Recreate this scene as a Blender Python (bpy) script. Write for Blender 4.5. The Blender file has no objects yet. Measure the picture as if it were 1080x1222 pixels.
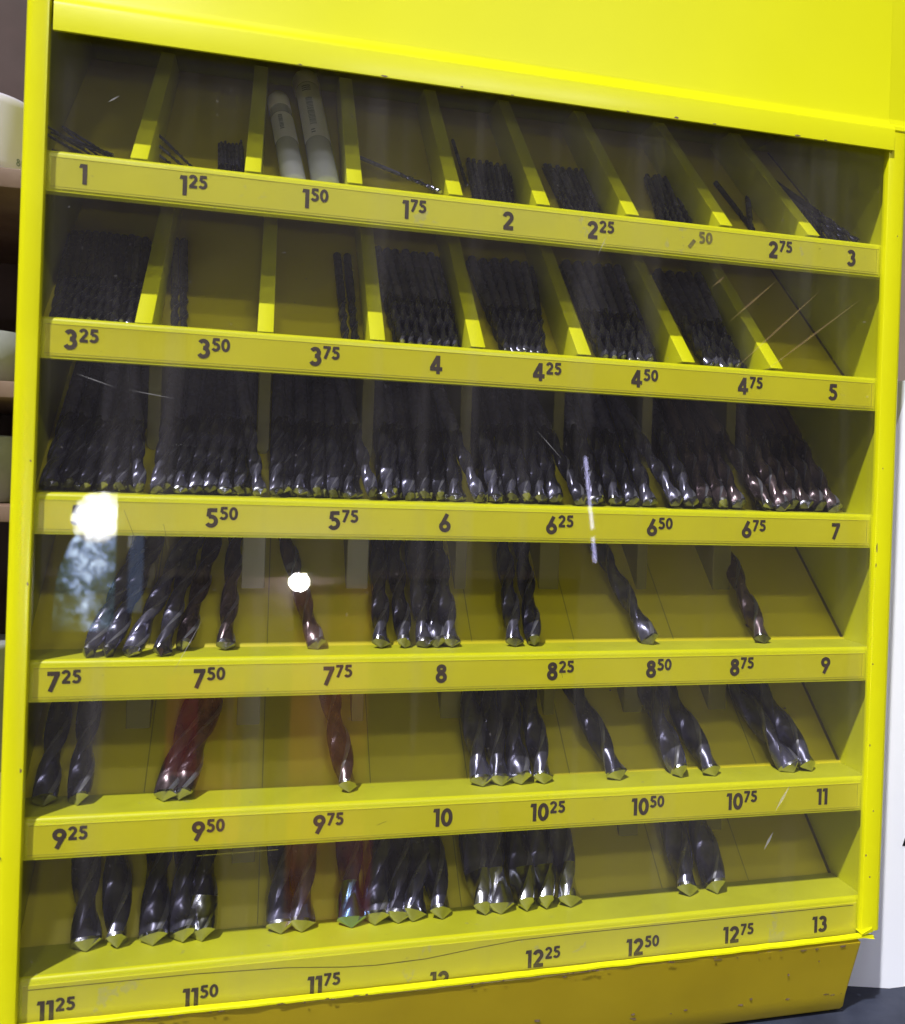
import bpy, bmesh, math, random
from mathutils import Vector, Matrix, noise as mnoise
S = 0.001                       # everything below is written in millimetres
scn = bpy.context.scene
col = scn.collection
V = Vector

# ------------------------------------------------------------------ camera
cd = bpy.data.cameras.new('camera')
cam = bpy.data.objects.new('camera', cd); col.objects.link(cam)
cd.sensor_fit = 'HORIZONTAL'; cd.sensor_width = 36.0
cd.lens = 36.0 * 1030 / 1080
cd.shift_x = -(573.65 - 540) / 1080
cd.shift_y = -(611 - 570.2) / 1080
cd.dof.use_dof = True; cd.dof.focus_distance = .385; cd.dof.aperture_fstop = 16
cd.clip_start = 0.01; cd.clip_end = 60
r_, f_, u_ = (V((0.970935, -0.236785, 0.034898)), V((0.236982, 0.971513, -0.00157)), V((-0.033532, 0.009795, 0.99939)))
M = Matrix(((r_.x, u_.x, -f_.x, 82.147 * S), (r_.y, u_.y, -f_.y, -338.1 * S), (r_.z, u_.z, -f_.z, 206.05 * S), (0, 0, 0, 1)))
cam.matrix_world = M
scn.camera = cam

# ------------------------------------------------------------------ light
w = bpy.data.worlds.new('World'); scn.world = w; w.use_nodes = True
w.node_tree.nodes['Background'].inputs[0].default_value = (0.80, 0.72, 0.88, 1)
w.node_tree.nodes['Background'].inputs[1].default_value = 0.10
sd = bpy.data.lights.new('window_daylight', 'SUN'); sd.energy = 4.7; sd.angle = math.radians(1.6); sd.color = (1.0, 0.985, 0.93)
so = bpy.data.objects.new('window_daylight', sd); col.objects.link(so)
so.rotation_euler = V((0.92, 1.0, -2.12)).to_track_quat('-Z', 'Y').to_euler()
so.location = (-0.5, -0.8, 1.8)
# two added area lamps, out of view, filling the shaded interior from the front
for k, (x, y, z, sx, sy, p) in enumerate([(.45, -1.15, 1.0, .5, .05, 3.0), (-.15, -.85, 1.15, .12, .04, 1.5)]):
    ld = bpy.data.lights.new('interior_fill', 'AREA'); ld.shape = 'RECTANGLE'; ld.size = sx; ld.size_y = sy; ld.energy = p; ld.color = (.98, .96, 1.0)
    lo = bpy.data.objects.new('interior_fill', ld); col.objects.link(lo); lo.location = (x, y, z)
    lo.rotation_euler = (V((.17, .05, .15)) - V((x, y, z))).to_track_quat('-Z', 'Y').to_euler()
vs = scn.view_settings
vs.view_transform = 'Standard'; vs.look = 'None'; vs.exposure = 0.14; vs.gamma = 1

# ------------------------------------------------------------------ materials
def newmat(name):
    m = bpy.data.materials.new(name); m.use_nodes = True
    return m, m.node_tree.nodes, m.node_tree.links, m.node_tree.nodes['Principled BSDF']
def noisy(N, L, scale, detail=4, rough=.55, dist=0.0):
    tc = N.new('ShaderNodeTexCoord'); n = N.new('ShaderNodeTexNoise')
    n.inputs['Scale'].default_value = scale; n.inputs['Detail'].default_value = detail
    n.inputs['Roughness'].default_value = rough; n.inputs['Distortion'].default_value = dist
    L.new(tc.outputs['Object'], n.inputs['Vector']); return n
def ramp(N, L, src, stops):
    r = N.new('ShaderNodeValToRGB'); L.new(src, r.inputs[0])
    el = r.color_ramp.elements
    while len(el) < len(stops): el.new(.5)
    for e, (p, c) in zip(el, stops): e.position = p; e.color = (*c, 1)
    return r
def vary(m, lo, hi):
    # every tool has its own shade of oxide
    N, L = m.node_tree.nodes, m.node_tree.links; B = N['Principled BSDF']
    src = B.inputs['Base Color'].links[0].from_socket
    oi = N.new('ShaderNodeObjectInfo'); mr = N.new('ShaderNodeMapRange'); mr.inputs[3].default_value = lo; mr.inputs[4].default_value = hi
    L.new(oi.outputs['Random'], mr.inputs[0]); vm = N.new('ShaderNodeVectorMath'); vm.operation = 'SCALE'
    L.new(src, vm.inputs[0]); L.new(mr.outputs[0], vm.inputs['Scale']); L.new(vm.outputs[0], B.inputs['Base Color'])
def bump(N, L, src, bsdf, strength, dist):
    b = N.new('ShaderNodeBump'); b.inputs['Strength'].default_value = strength; b.inputs['Distance'].default_value = dist
    L.new(src, b.inputs['Height']); L.new(b.outputs[0], bsdf.inputs['Normal'])
def mat(name, c1, c2=None, rough=.5, metal=0., scale=40, bumps=0, coat=0, spec=.5, specks=None, rvar=0.1, bscale=None):
    m, N, L, B = newmat(name)
    B.inputs['Metallic'].default_value = metal; B.inputs['Roughness'].default_value = rough
    B.inputs['Coat Weight'].default_value = coat; B.inputs['Coat Roughness'].default_value = .18
    B.inputs['Specular IOR Level'].default_value = spec
    n = noisy(N, L, scale)
    r = ramp(N, L, n.outputs[0], [(.3, c1), (.72, c2 or c1)])
    out = r.outputs[0]
    if specks:
        sscale, thr, scol, samt = specks
        n2 = noisy(N, L, sscale, 6, .7)
        r2 = ramp(N, L, n2.outputs[0], [(thr, (0, 0, 0)), (thr + .03, (samt,) * 3)])
        mx = N.new('ShaderNodeMix'); mx.data_type = 'RGBA'
        L.new(r2.outputs[0], mx.inputs[0]); L.new(out, mx.inputs[6]); mx.inputs[7].default_value = (*scol, 1)
        out = mx.outputs[2]
    L.new(out, B.inputs['Base Color'])
    mr = N.new('ShaderNodeMapRange'); mr.inputs[3].default_value = max(0, rough - rvar); mr.inputs[4].default_value = min(1, rough + rvar)
    nr = noisy(N, L, scale * 2.3, 5); L.new(nr.outputs[0], mr.inputs[0]); L.new(mr.outputs[0], B.inputs['Roughness'])
    if bumps:
        nb = noisy(N, L, bscale or scale * 6, 3); bump(N, L, nb.outputs[0], B, bumps, .0002)
    return m
YEL = (.70, .735, .003)
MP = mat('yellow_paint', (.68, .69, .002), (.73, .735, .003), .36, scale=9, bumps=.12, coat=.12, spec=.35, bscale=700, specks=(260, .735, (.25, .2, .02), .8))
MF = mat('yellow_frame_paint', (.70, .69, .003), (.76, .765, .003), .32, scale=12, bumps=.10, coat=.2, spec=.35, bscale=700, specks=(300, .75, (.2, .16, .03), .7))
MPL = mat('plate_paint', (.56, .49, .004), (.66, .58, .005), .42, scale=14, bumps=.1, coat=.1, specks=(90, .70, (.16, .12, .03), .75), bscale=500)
MFLOOR = mat('shaded_shelf_floor', (.42, .43, .008), (.54, .55, .014), .55, scale=25, bumps=.1, specks=(120, .64, (.3, .3, .1), .5))  # paint darkened to put the shade on the floors into their colour
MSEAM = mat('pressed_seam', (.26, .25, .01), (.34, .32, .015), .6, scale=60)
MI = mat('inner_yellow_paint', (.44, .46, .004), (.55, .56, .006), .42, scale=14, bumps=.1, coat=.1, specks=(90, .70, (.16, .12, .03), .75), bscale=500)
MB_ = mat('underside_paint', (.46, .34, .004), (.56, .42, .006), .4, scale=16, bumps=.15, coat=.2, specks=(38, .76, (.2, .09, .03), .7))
MSTRIP = mat('label_strip_film', (.68, .63, .008), (.76, .71, .012), .35, scale=18, coat=.3, specks=(120, .71, (.42, .38, .1), .5))
MSTRIP2 = mat('label_strip_film_worn', (.64, .61, .03), (.73, .69, .018), .45, scale=25, coat=.2, specks=(60, .62, (.5, .48, .2), .5))
MINK = mat('printed_ink', (.045, .030, .020), (.075, .05, .03), .6, scale=150)
MFADE = mat('worn_ink', (.30, .27, .05), (.12, .09, .03), .6, scale=300)
MLINE = mat('strip_border_line', (.52, .49, .015), (.42, .40, .015), .6, scale=60)  # border lines along the label strips, darker than the film
MCHIP = mat('chipped_paint_metal', (.10, .06, .04), (.22, .15, .10), .7, scale=400)
MCRACK = mat('dark_crack', (.10, .085, .01), (.2, .17, .02), .8, scale=90)
MBIT = mat('dark_tool_steel', (.085, .085, .135), (.175, .170, .245), .24, metal=.7, scale=160, rvar=.10)
MBITB = mat('bronzed_tool_steel', (.105, .075, .090), (.180, .135, .150), .24, metal=.7, scale=160, rvar=.10)
MSHANK = mat('dark_shank_steel', (.10, .10, .165), (.17, .168, .25), .28, metal=.35, scale=90, rvar=.1)
MTIP = mat('ground_bright_steel', (.40, .41, .46), (.66, .67, .72), .22, metal=1., scale=90)
MTIPD = mat('worn_ground_steel', (.12, .12, .15), (.36, .36, .40), .24, metal=.95, scale=260)
MMARG = mat('ground_margin', (.26, .26, .33), (.48, .48, .56), .3, metal=.8, scale=120)
MTIPB = mat('ground_blued_steel', (.22, .40, .70), (.34, .55, .85), .22, metal=1., scale=150)
for m_, lo_, hi_ in ((MBIT, .45, 1.35), (MSHANK, .4, 1.6), (MBITB, .6, 1.3), (MTIPD, .6, 1.7)): vary(m_, lo_, hi_)
MWOOD = mat('shelf_wood', (.14, .08, .065), (.22, .15, .12), .6, scale=30, bumps=.2)
MFRAMEW = mat('window_frame_paint', (.03, .03, .04), (.05, .05, .06), .6, scale=5)
MDARKW = mat('blocker_dark_brown', (.035, .018, .016), (.08, .045, .045), .7, scale=14)
MWALL = mat('grey_brown_wall', (.22, .17, .15), (.32, .25, .22), .9, scale=6)
MWHITE = mat('white_board', (.74, .76, .90), (.82, .84, .93), .6, scale=5)
MJAR = mat('pale_enamel', (.56, .54, .74), (.64, .62, .80), .3, scale=8, coat=.5)
MGREYT = mat('grey_print', (.16, .2, .25), (.22, .27, .32), .6, scale=100)
MDESK = mat('desk_top_laminate', (.012, .016, .035), (.03, .036, .065), .55, scale=60, bumps=.2)
MPHONE = mat('black_phone_glass', (.006, .006, .008), (.01, .01, .012), .15, scale=30, coat=.6)
MCAPD = mat('dull_tin', (.16, .17, .19), (.28, .29, .31), .5, scale=40)
MCAPW = mat('frosted_cap', (.80, .78, .78), (.88, .86, .86), .45, scale=40)
MPAPER = mat('tube_label_paper', (.86, .86, .9), (.92, .92, .95), .6, scale=60)
MTONGUE, N, L, B = newmat('shaded_tongue_yellow')
B.inputs['Base Color'].default_value = (.34, .32, .05, 1); B.inputs['Roughness'].default_value = .3; B.inputs['Alpha'].default_value = .62  # tongue yellow darkened and part see-through, shade put into its colour
MCLEAR, N, L, B = newmat('clear_plastic_tube')
B.inputs['Base Color'].default_value = (.88, .92, .90, 1); B.inputs['Roughness'].default_value = .18
B.inputs['Transmission Weight'].default_value = .0; B.inputs['Alpha'].default_value = .62; B.inputs['Coat Weight'].default_value = .5

# the clear pane: mostly see-through, mirror-like by Fresnel, with a thin uneven film of dust
MPANE, N, L, B = newmat('clear_acrylic_pane'); N.remove(B)
out = [n for n in N if n.type == 'OUTPUT_MATERIAL'][0]
tr = N.new('ShaderNodeBsdfTransparent'); tr.inputs[0].default_value = (.965, .965, .975, 1)
gl = N.new('ShaderNodeBsdfGlossy'); gl.inputs['Roughness'].default_value = .012
fr = N.new('ShaderNodeFresnel'); ge = N.new('ShaderNodeNewGeometry'); io = N.new('ShaderNodeMapRange')
io.inputs[3].default_value = 1.5; io.inputs[4].default_value = 1/1.5      # the same index on both faces of the sheet
L.new(ge.outputs['Backfacing'], io.inputs[0]); L.new(io.outputs[0], fr.inputs[0])
mx = N.new('ShaderNodeMixShader'); L.new(fr.outputs[0], mx.inputs[0]); L.new(tr.outputs[0], mx.inputs[1]); L.new(gl.outputs[0], mx.inputs[2])
df = N.new('ShaderNodeBsdfDiffuse'); df.inputs[0].default_value = (.60, .56, .60, 1)
n1 = noisy(N, L, 7, 6, .65, .6); r1 = ramp(N, L, n1.outputs[0], [(.38, (.004,) * 3), (.75, (.024,) * 3)])
n2 = noisy(N, L, 420, 2, .5); r2 = ramp(N, L, n2.outputs[0], [(.74, (0,) * 3), (.80, (.12,) * 3)])
tc3 = N.new('ShaderNodeTexCoord'); mp3 = N.new('ShaderNodeMapping'); mp3.inputs['Scale'].default_value = (70, 1, 4); mp3.inputs['Rotation'].default_value = (0, .12, 0)
n3 = N.new('ShaderNodeTexNoise'); n3.inputs['Scale'].default_value = 1; n3.inputs['Detail'].default_value = 4
L.new(tc3.outputs['Object'], mp3.inputs['Vector']); L.new(mp3.outputs[0], n3.inputs['Vector']); r3 = ramp(N, L, n3.outputs[0], [(.54, (0,) * 3), (.80, (.03,) * 3)])
a3 = N.new('ShaderNodeMath'); a3.operation = 'ADD'; L.new(r1.outputs[0], a3.inputs[0]); L.new(r3.outputs[0], a3.inputs[1])
ad = N.new('ShaderNodeMath'); ad.operation = 'ADD'; L.new(a3.outputs[0], ad.inputs[0]); L.new(r2.outputs[0], ad.inputs[1])
m2 = N.new('ShaderNodeMixShader'); L.new(ad.outputs[0], m2.inputs[0]); L.new(mx.outputs[0], m2.inputs[1]); L.new(df.outputs[0], m2.inputs[2])
L.new(m2.outputs[0], out.inputs[0])
def scratch_or_reflection_mat(name, c, a):
    m, N, L, B = newmat(name); B.inputs['Base Color'].default_value = (*c, 1); B.inputs['Alpha'].default_value = a; B.inputs['Roughness'].default_value = .4
    return m
MSCR = scratch_or_reflection_mat('orange_reflection_line', (.75, .50, .25), .16)  # stands for orange light mirrored in the pane
MSCRW = scratch_or_reflection_mat('scratched_plastic_pale', (.8, .8, .85), .30)
def emit(name, c, s, tex=None):
    m, N, L, B = newmat(name); N.remove(B)
    o = [n for n in N if n.type == 'OUTPUT_MATERIAL'][0]
    e = N.new('ShaderNodeEmission'); e.inputs[0].default_value = (*c, 1); e.inputs[1].default_value = s
    if tex:
        n = noisy(N, L, tex[0], 6, .75, .4); r = ramp(N, L, n.outputs[0], tex[1]); L.new(r.outputs[0], e.inputs[0])
    L.new(e.outputs[0], o.inputs[0]); return m

# ------------------------------------------------------------------ builders
def link(o): col.objects.link(o); return o
def meshobj(name, verts, faces, m, parent=None, smooth=False, bevel=0, seg=2):
    me = bpy.data.meshes.new(name); me.from_pydata([V(v) * S for v in verts], [], faces)
    bm = bmesh.new(); bm.from_mesh(me)
    if bevel:
        es = [e for e in bm.edges if len(e.link_faces) == 2 and e.calc_face_angle(0) > .5]
        bmesh.ops.bevel(bm, geom=es, offset=bevel * S, segments=seg, profile=.6, affect='EDGES')
    bmesh.ops.recalc_face_normals(bm, faces=bm.faces)
    bm.to_mesh(me); bm.free()
    if smooth or bevel:
        for p in me.polygons: p.use_smooth = True
    me.materials.append(m)
    if bevel:
        try: me.set_sharp_from_angle(angle=math.radians(40))
        except Exception: pass
    o = bpy.data.objects.new(name, me)
    if parent: o.parent = parent
    return link(o)
def boxvf(x0, x1, y0, y1, z0, z1):
    v = [(x0,y0,z0),(x1,y0,z0),(x1,y1,z0),(x0,y1,z0),(x0,y0,z1),(x1,y0,z1),(x1,y1,z1),(x0,y1,z1)]
    f = [(0,3,2,1),(4,5,6,7),(0,1,5,4),(1,2,6,5),(2,3,7,6),(3,0,4,7)]
    return v, f
def box(name, b, m, parent=None, bevel=0, seg=2):
    v, f = boxvf(*b); return meshobj(name, v, f, m, parent, bevel=bevel, seg=seg)
def extrude_x(name, prof, x0, x1, m, parent=None, bevel=0, seg=2, cuts=1):
    """closed YZ profile swept along X"""
    n = len(prof); v = []; f = []
    xs = [x0 + (x1 - x0) * i / cuts for i in range(cuts + 1)]
    for x in xs: v += [(x, y, z) for y, z in prof]
    for k in range(cuts):
        for i in range(n):
            j = (i + 1) % n; f.append((k*n+i, k*n+j, (k+1)*n+j, (k+1)*n+i))
    f.append(tuple(range(n))[::-1]); f.append(tuple(cuts*n + i for i in range(n)))
    return meshobj(name, v, f, m, parent, bevel=bevel, seg=seg)
def extrude_y(name, prof, y0, y1, m, parent=None, bevel=0, seg=2):
    """closed XZ profile given depth along Y"""
    n = len(prof); v = [(x, y0, z) for x, z in prof] + [(x, y1, z) for x, z in prof]
    f = [tuple(range(n)), tuple(range(n, 2*n))[::-1]] + [(i, i+n, (i+1)%n+n, (i+1)%n) for i in range(n)]
    return meshobj(name, v, f, m, parent, bevel=bevel, seg=seg)
def ring_sweep(name, rings, m, parent=None, smooth=True, cap=True):
    v = []; f = []; n = len(rings[0])
    for r in rings: v += r
    for k in range(len(rings)-1):
        for i in range(n):
            j = (i+1) % n; f.append((k*n+i, k*n+j, (k+1)*n+j, (k+1)*n+i))
    if cap: f.append(tuple(range(n))[::-1]); f.append(tuple((len(rings)-1)*n+i for i in range(n)))
    return meshobj(name, v, f, m, parent, smooth=smooth)
def lathe(name, prof, m, parent=None, n=28, smooth=True):
    return ring_sweep(name, [[(r*math.cos(2*math.pi*i/n), r*math.sin(2*math.pi*i/n), z) for i in range(n)] for r, z in prof], m, parent, smooth)
def thing(name, label, cat, loc=(0,0,0), group=None, rot=None):
    o = bpy.data.objects.new(name, None); link(o); o.location = V(loc) * S; o.empty_display_size = .01
    o['label'] = label; o['category'] = cat
    if group: o['group'] = group
    if rot is not None: o.rotation_mode = 'QUATERNION'; o.rotation_quaternion = rot
    return o
def tag(o, label, cat, group=None):
    o['label'] = label; o['category'] = cat
    if group: o['group'] = group
    return o

# ------------------------------------------------------------------ lettering (flat print, drawn as strokes)
def arc(cx, cz, rx, rz, a0, a1, n=14):
    return [(cx + rx*math.cos(math.radians(a0+(a1-a0)*i/n)), cz + rz*math.sin(math.radians(a0+(a1-a0)*i/n))) for i in range(n+1)]
GLY = {   # width, [(kind, points)]
 '0': (.66, [('c', arc(.33, .5, .22, .395, 0, 360, 24)[:-1])]),
 '1': (.36, [('p', [(.13, 0), (.34, 0), (.34, 1), (.02, 1), (-.03, .80), (.13, .80)])]),
 '2': (.66, [('s', arc(.31, .68, .21, .215, 170, -38, 12) + [(.13, .10)]), ('s', [(.05, .10), (.62, .10)])]),
 '3': (.62, [('s', arc(.28, .715, .19, .185, 155, -90, 12)), ('s', arc(.28, .315, .225, .215, 95, -155, 14))]),
 '4': (.72, [('s', [(.45, .96), (.10, .30)]), ('s', [(.02, .28), (.70, .28)]), ('p', [(.37, 0), (.57, 0), (.57, 1), (.37, 1)])]),
 '5': (.64, [('s', [(.58, .90), (.18, .90)]), ('s', [(.20, .98), (.155, .56)]), ('s', arc(.29, .335, .235, .235, 125, -150, 16))]),
 '6': (.66, [('c', arc(.33, .31, .22, .21, 0, 360, 22)[:-1]), ('s', [(.45, .99), (.155, .40)])]),
 '7': (.62, [('s', [(.03, .90), (.60, .90)]), ('s', [(.52, .93), (.17, .02)])]),
 '8': (.64, [('c', arc(.32, .745, .17, .155, 0, 360, 20)[:-1]), ('c', arc(.32, .295, .21, .20, 0, 360, 22)[:-1])]),
 '9': (.66, [('c', arc(.33, .69, .22, .21, 0, 360, 22)[:-1]), ('s', [(.21, .01), (.505, .60)])]),
}
def ribbon(pts, t, closed):
    n = len(pts); a = []; b = []
    for i in range(n):
        p = V(pts[i])
        pr = V(pts[(i-1) % n]) if (closed or i > 0) else None
        nx = V(pts[(i+1) % n]) if (closed or i < n-1) else None
        d1 = (p-pr).normalized() if pr is not None else (nx-p).normalized()
        d2 = (nx-p).normalized() if nx is not None else d1
        t_ = (d1+d2).normalized(); nrm = V((-t_.y, t_.x)); k = 1/max(.5, t_.dot(d1))
        a.append(p + nrm*t/2*k); b.append(p - nrm*t/2*k)
    v = a + b; f = [(i, (i+1) % n, (i+1) % n+n, i+n) for i in range(n if closed else n-1)]
    return [(q.x, q.y) for q in v], f
def text_mesh(runs, th=.2):
    """runs: (string, height, baseline, gap before); returns verts (x,z,layer), faces, width"""
    vs_, fs = [], []; x = 0; lay = 0
    for s, h, base, gap in runs:
        x += gap
        for ch in s:
            wd, strokes = GLY[ch]
            for kind, pts in strokes:
                if kind == 'p': v, f = list(pts), [tuple(range(len(pts)))]
                else: v, f = ribbon(pts, th if h > 5.5 else th*1.02, kind == 'c')
                o = len(vs_); lay += 1
                vs_ += [(x + q[0]*h, base + q[1]*h, lay % 3) for q in v]; fs += [tuple(i+o for i in q) for q in f]
            x += (wd + .05) * h
    return vs_, fs, x
def place_text(name, runs, X, Z, y, m, parent, slant=0, th=.2, centre=True, wear=None):
    v, f, wd = text_mesh(runs, th)
    x0 = X - wd/2 if centre else X
    vv = [(x0 + a + b*slant, y - .02*l, Z + b) for a, b, l in v]
    if wear: f = [q for q in f if wear(sum(v[i][0] for i in q)/len(q)/wd, sum(v[i][1] for i in q)/len(q))]
    o = meshobj(name, vv, f, m, parent)
    return o
# ------------------------------------------------------------------ the cabinet
T = [319.9, 258.8, 194.8, 133.6, 74.3, 17.5]       # floor height of each shelf
XL, XR = -6.5, 354.0                                 # inner walls
PYS = [28.0, 28.0, 28.0, 24.0, 23.5, 26.0]
PY = 28.0                                            # where each sloping back plate meets its floor
RY = 4.0                                             # front face of the shelf rails
cab = thing('drill_bit_cabinet', 'bright yellow metal cabinet with six numbered shelves behind a clear front pane', 'cabinet', (0, 0, 0))
def rect_frame_side(name, x0, x1, z0, z1, xb=None):
    # upright of the front frame, a little narrower at the foot when xb is given
    v, f = boxvf(x0, x1, 0, 2.0, z0, z1)
    if xb is not None: v = [(xb if (a == x1 and c == z0) else a, b, c) for a, b, c in v]
    return meshobj(name, v, f, MF, cab, bevel=.9, seg=3)
# left upright: face, rounded outer corner and the side wall going back
meshobj('left_upright', *(lambda p: ([(x, y, z) for z in (-40, 470) for x, y in p], [tuple(range(len(p)))[::-1], tuple(range(len(p), 2*len(p)))] + [(i, (i+1) % len(p), (i+1) % len(p)+len(p), i+len(p)) for i in range(len(p))]))(
    [(0, 3.2), (0, .7), (-.2, .2), (-.7, 0), (-5.2, 0), (-6.6, .35), (-7.6, 1.2), (-8.1, 2.6), (-8.1, 150), (-7.1, 150), (-7.1, 3.2)]), MF, cab, smooth=True)
rp = [(350, 3.2), (350, .7), (350.2, .2), (350.7, 0), (357.6, 0), (359, .35), (359.9, 1.2), (360.3, 2.4), (360.3, 150), (359.3, 150), (359.3, 3.2)]
meshobj('right_upright', [((x if z > 0 or x < 352 or y > 3 else x - 4.2), y, z) for z in (5.2, 369.0) for x, y in rp],
        [tuple(range(11))[::-1], tuple(range(11, 22))] + [(i, (i+1) % 11, (i+1) % 11+11, i+11) for i in range(11)], MF, cab, smooth=True)
for n_ in ('left_upright', 'right_upright'):
    bpy.data.objects[n_].data.set_sharp_from_angle(angle=math.radians(35))
# lid with its folded front flange
lid = [(-1.4, 360.1), (-1.4, 369.2), (-1.1, 370.4), (-.3, 371.4), (.9, 372.2), (2.2, 373.2), (2.8, 376), (3.4, 470), (4.4, 470), (3.8, 372), (1.2, 370), (-.2, 368.6), (-.2, 360.1)]
o = extrude_x('lid_front', lid, 1.6, 351.6, MP, cab, cuts=8); [setattr(p, 'use_smooth', True) for p in o.data.polygons]; o.data.set_sharp_from_angle(angle=math.radians(50))
o = extrude_x('lid_side_flange', [(.6, 370.4), (.9, 372.2), (2.2, 373.2), (2.8, 376), (3.4, 470), (4.4, 470), (3.8, 372), (3, 370.4)], 351.65, 368, MP, cab)
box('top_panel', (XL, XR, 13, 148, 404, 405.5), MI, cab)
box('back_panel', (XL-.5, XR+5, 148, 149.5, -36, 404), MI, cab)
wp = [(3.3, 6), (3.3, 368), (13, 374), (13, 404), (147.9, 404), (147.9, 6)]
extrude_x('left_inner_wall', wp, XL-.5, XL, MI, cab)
extrude_x('right_inner_wall', wp, XR, XR+.8, MP, cab)  # lighter paint than the left wall, carrying the light that falls here
# bottom lip and the inward-sloping base below it
lv = []; lf = []
nseg = 60; random.seed(4)
for i in range(nseg+1):
    x = -8.1 + (357.0+8.1)*i/nseg; q = 1.1 if i == nseg else 0
    z0 = (1.1 + 1.6*max(0, (x - 100)/250) + .9*max(0, (150 - x)/150)) + random.uniform(-.12, .12); y0 = -.9 + random.uniform(-.12, .12) + (1.2 if i == nseg else 0)
    lv += [(x, y0, z0 - q), (x, y0 + .05, z0 + .85 - q), (x, y0 + .4, z0 + 1.1 - q), (x, 1.6, z0 + 1.1 - q), (x, 1.6, z0 + .1 - q), (x, -.4, z0 - .1 - q)]
    if i: lf += [((i-1)*6+k, (i-1)*6+(k+1) % 6, i*6+(k+1) % 6, i*6+k) for k in range(6)]
lf += [tuple(range(6)), tuple(nseg*6+k for k in range(6))[::-1]]
lip = meshobj('bottom_lip', lv, lf, MF, cab)
base = [(-.3, 1.0), (9.0, -28), (10.6, -35), (12.6, -37.6), (16, -38.4), (148, -38.4), (148, 1.0)]
bo = extrude_x('sloping_base', base, -8.0, 350.4, MB_, cab, bevel=1.2, seg=3)
# folded corner at the right end of the lip
meshobj('bent_corner', [(349.5, -1.6, 5.2), (354.8, -.5, 6.6), (356.9, .8, 8.4), (356.9, 3.4, 8.0), (349.5, 3.4, 4.9), (349.5, -1.4, 4.3), (355.9, -.2, 4.8), (355.9, 3.3, 4.4)],
        [(0, 1, 2, 3, 4), (0, 5, 6, 2, 1), (2, 6, 7, 3), (5, 4, 3, 7, 6), (0, 4, 5)], MF, cab)

def chip(x, z, y, w_, h_, parent=cab, seed=0, name='paint_chip', m=MCHIP):
    rnd = random.Random(seed); n = 12; pts = []
    for i in range(n):
        a = 2*math.pi*i/n; k = rnd.uniform(.45, 1.)
        pts.append((x + w_/2*k*math.cos(a), y, z + h_/2*k*math.sin(a)))
    return meshobj(name, pts, [tuple(range(n))], m, parent)
for k, (x, z, w_, h_) in enumerate([(120, 360.5, 3.4, .9), (151, 360.6, 1.6, .8), (222, 360.4, 1.8, .7), (244, 360.7, 3.2, 1.2), (262, 360.4, 2.4, .7), (302, 360.5, 4, .8), (316, 360.3, 2, .7), (172, 360.3, 2.4, .6), (88, 360.3, 2.2, .6)]):
    chip(x, z, -1.43, w_, h_, seed=k)
for k, (x, z, w_, h_) in enumerate([(-1.0, 95, .9, 2.2), (-.8, 162, .8, 1.6), (-6.9, 64, 1.2, 1.8), (-1.2, 206, .9, 1.2), (350.9, 180, 1.1, 5.5), (350.8, 172, .9, 3.0), (351.0, 127, .8, 1.2), (354, 60, 1.2, 1), (351, 40, 1.1, 1.4), (356, 322, .8, 1), (352.6, 216, .7, 1.2), (353.4, 30, 1.2, .9), (351, 90, .8, 1.6)]):
    chip(x, z, -.03, w_, h_, seed=k+40)
rnd = random.Random(9)
for k in range(34):
    chip(rnd.uniform(40, 345), 1.4 + rnd.uniform(-.15, .3), -1.06, rnd.uniform(.8, 4.2), rnd.uniform(.4, .9), seed=k+80)
for k, (x, t_) in enumerate([(188, .86), (199, .80), (243, .90), (60, .6), (316, .5), (268, .94), (90, .9), (300, .88), (330, .3)]):
    yy = -.9 + 9.9*t_; zz = 1.6 - 29.6*t_
    chip(x, zz, yy - .12, (9, 3.5, 2.2, 1.5, 1.6, 2.6, 3, 2, 1)[k], (4.5, 1.8, 1.2, 1, 1.4, 1, 2, 1.2, 1)[k], seed=k+130)
# dark gap between frame upright and lid, small gap on top of the right upright come from the geometry

rnd = random.Random(31)
for k in range(26):          # rust and chips gathered along the lower edge and the corner of the base
    t_ = rnd.choice([.97, .99, .05, 1.0]); x = rnd.uniform(150, 348)
    chip(x, 1.0 - 29*t_, -.3 + 9.3*t_ - .12, rnd.uniform(.8, 4.5), rnd.uniform(.4, 1.3), seed=k+300, name='rust_chip')
SUP = {'25', '50', '75'}
LAB = [
 [('1','',11.5),('1','25',50.3),('1','50',96.),('1','75',135.4),('2','',174.9),('2','25',215.8),('2','50',262.2),('2','75',302.),('3','',338.9)],
 [('3','25',12.6),('3','50',59.7),('3','75',101.7),('4','',146.6),('4','25',194.),('4','50',238.3),('4','75',289.3),('5','',331.7)],
 [('5','25',17.0),('5','50',64.7),('5','75',111.2),('6','',152.5),('6','25',202.),('6','50',247.9),('6','75',293.6),('7','',335.7)],
 [('7','25',10.6),('7','50',62.1),('7','75',111.),('8','',153.2),('8','25',204.6),('8','50',249.8),('8','75',290.1),('9','',332.9)],
 [('9','25',14.5),('9','50',63.7),('9','75',109.4),('10','',156.),('10','25',201.2),('10','50',247.),('10','75',292.5),('11','',333.6)],
 [('11','25',11.8),('11','50',63.),('11','75',109.9),('12','',157.),('12','25',201.3),('12','50',246.9),('12','75',293.1),('13','',334.7)]]
Z6 = [9.0, 8.0, 7.6, 4.2, 8.9, 9.2, 10.1, 10.6]
for row_ in LAB:
    for k_, q_ in enumerate(row_): row_[k_] = (q_[0], q_[1], 82.1 + (q_[2] - 82.1)*.9856)
shelves = []
TILT = [(-.6, -.9), (0, -1.2), (0, 0), (0, .3), (1.9, 0), (.3, 1.8)]      # the pressed rails are not all dead level
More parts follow.
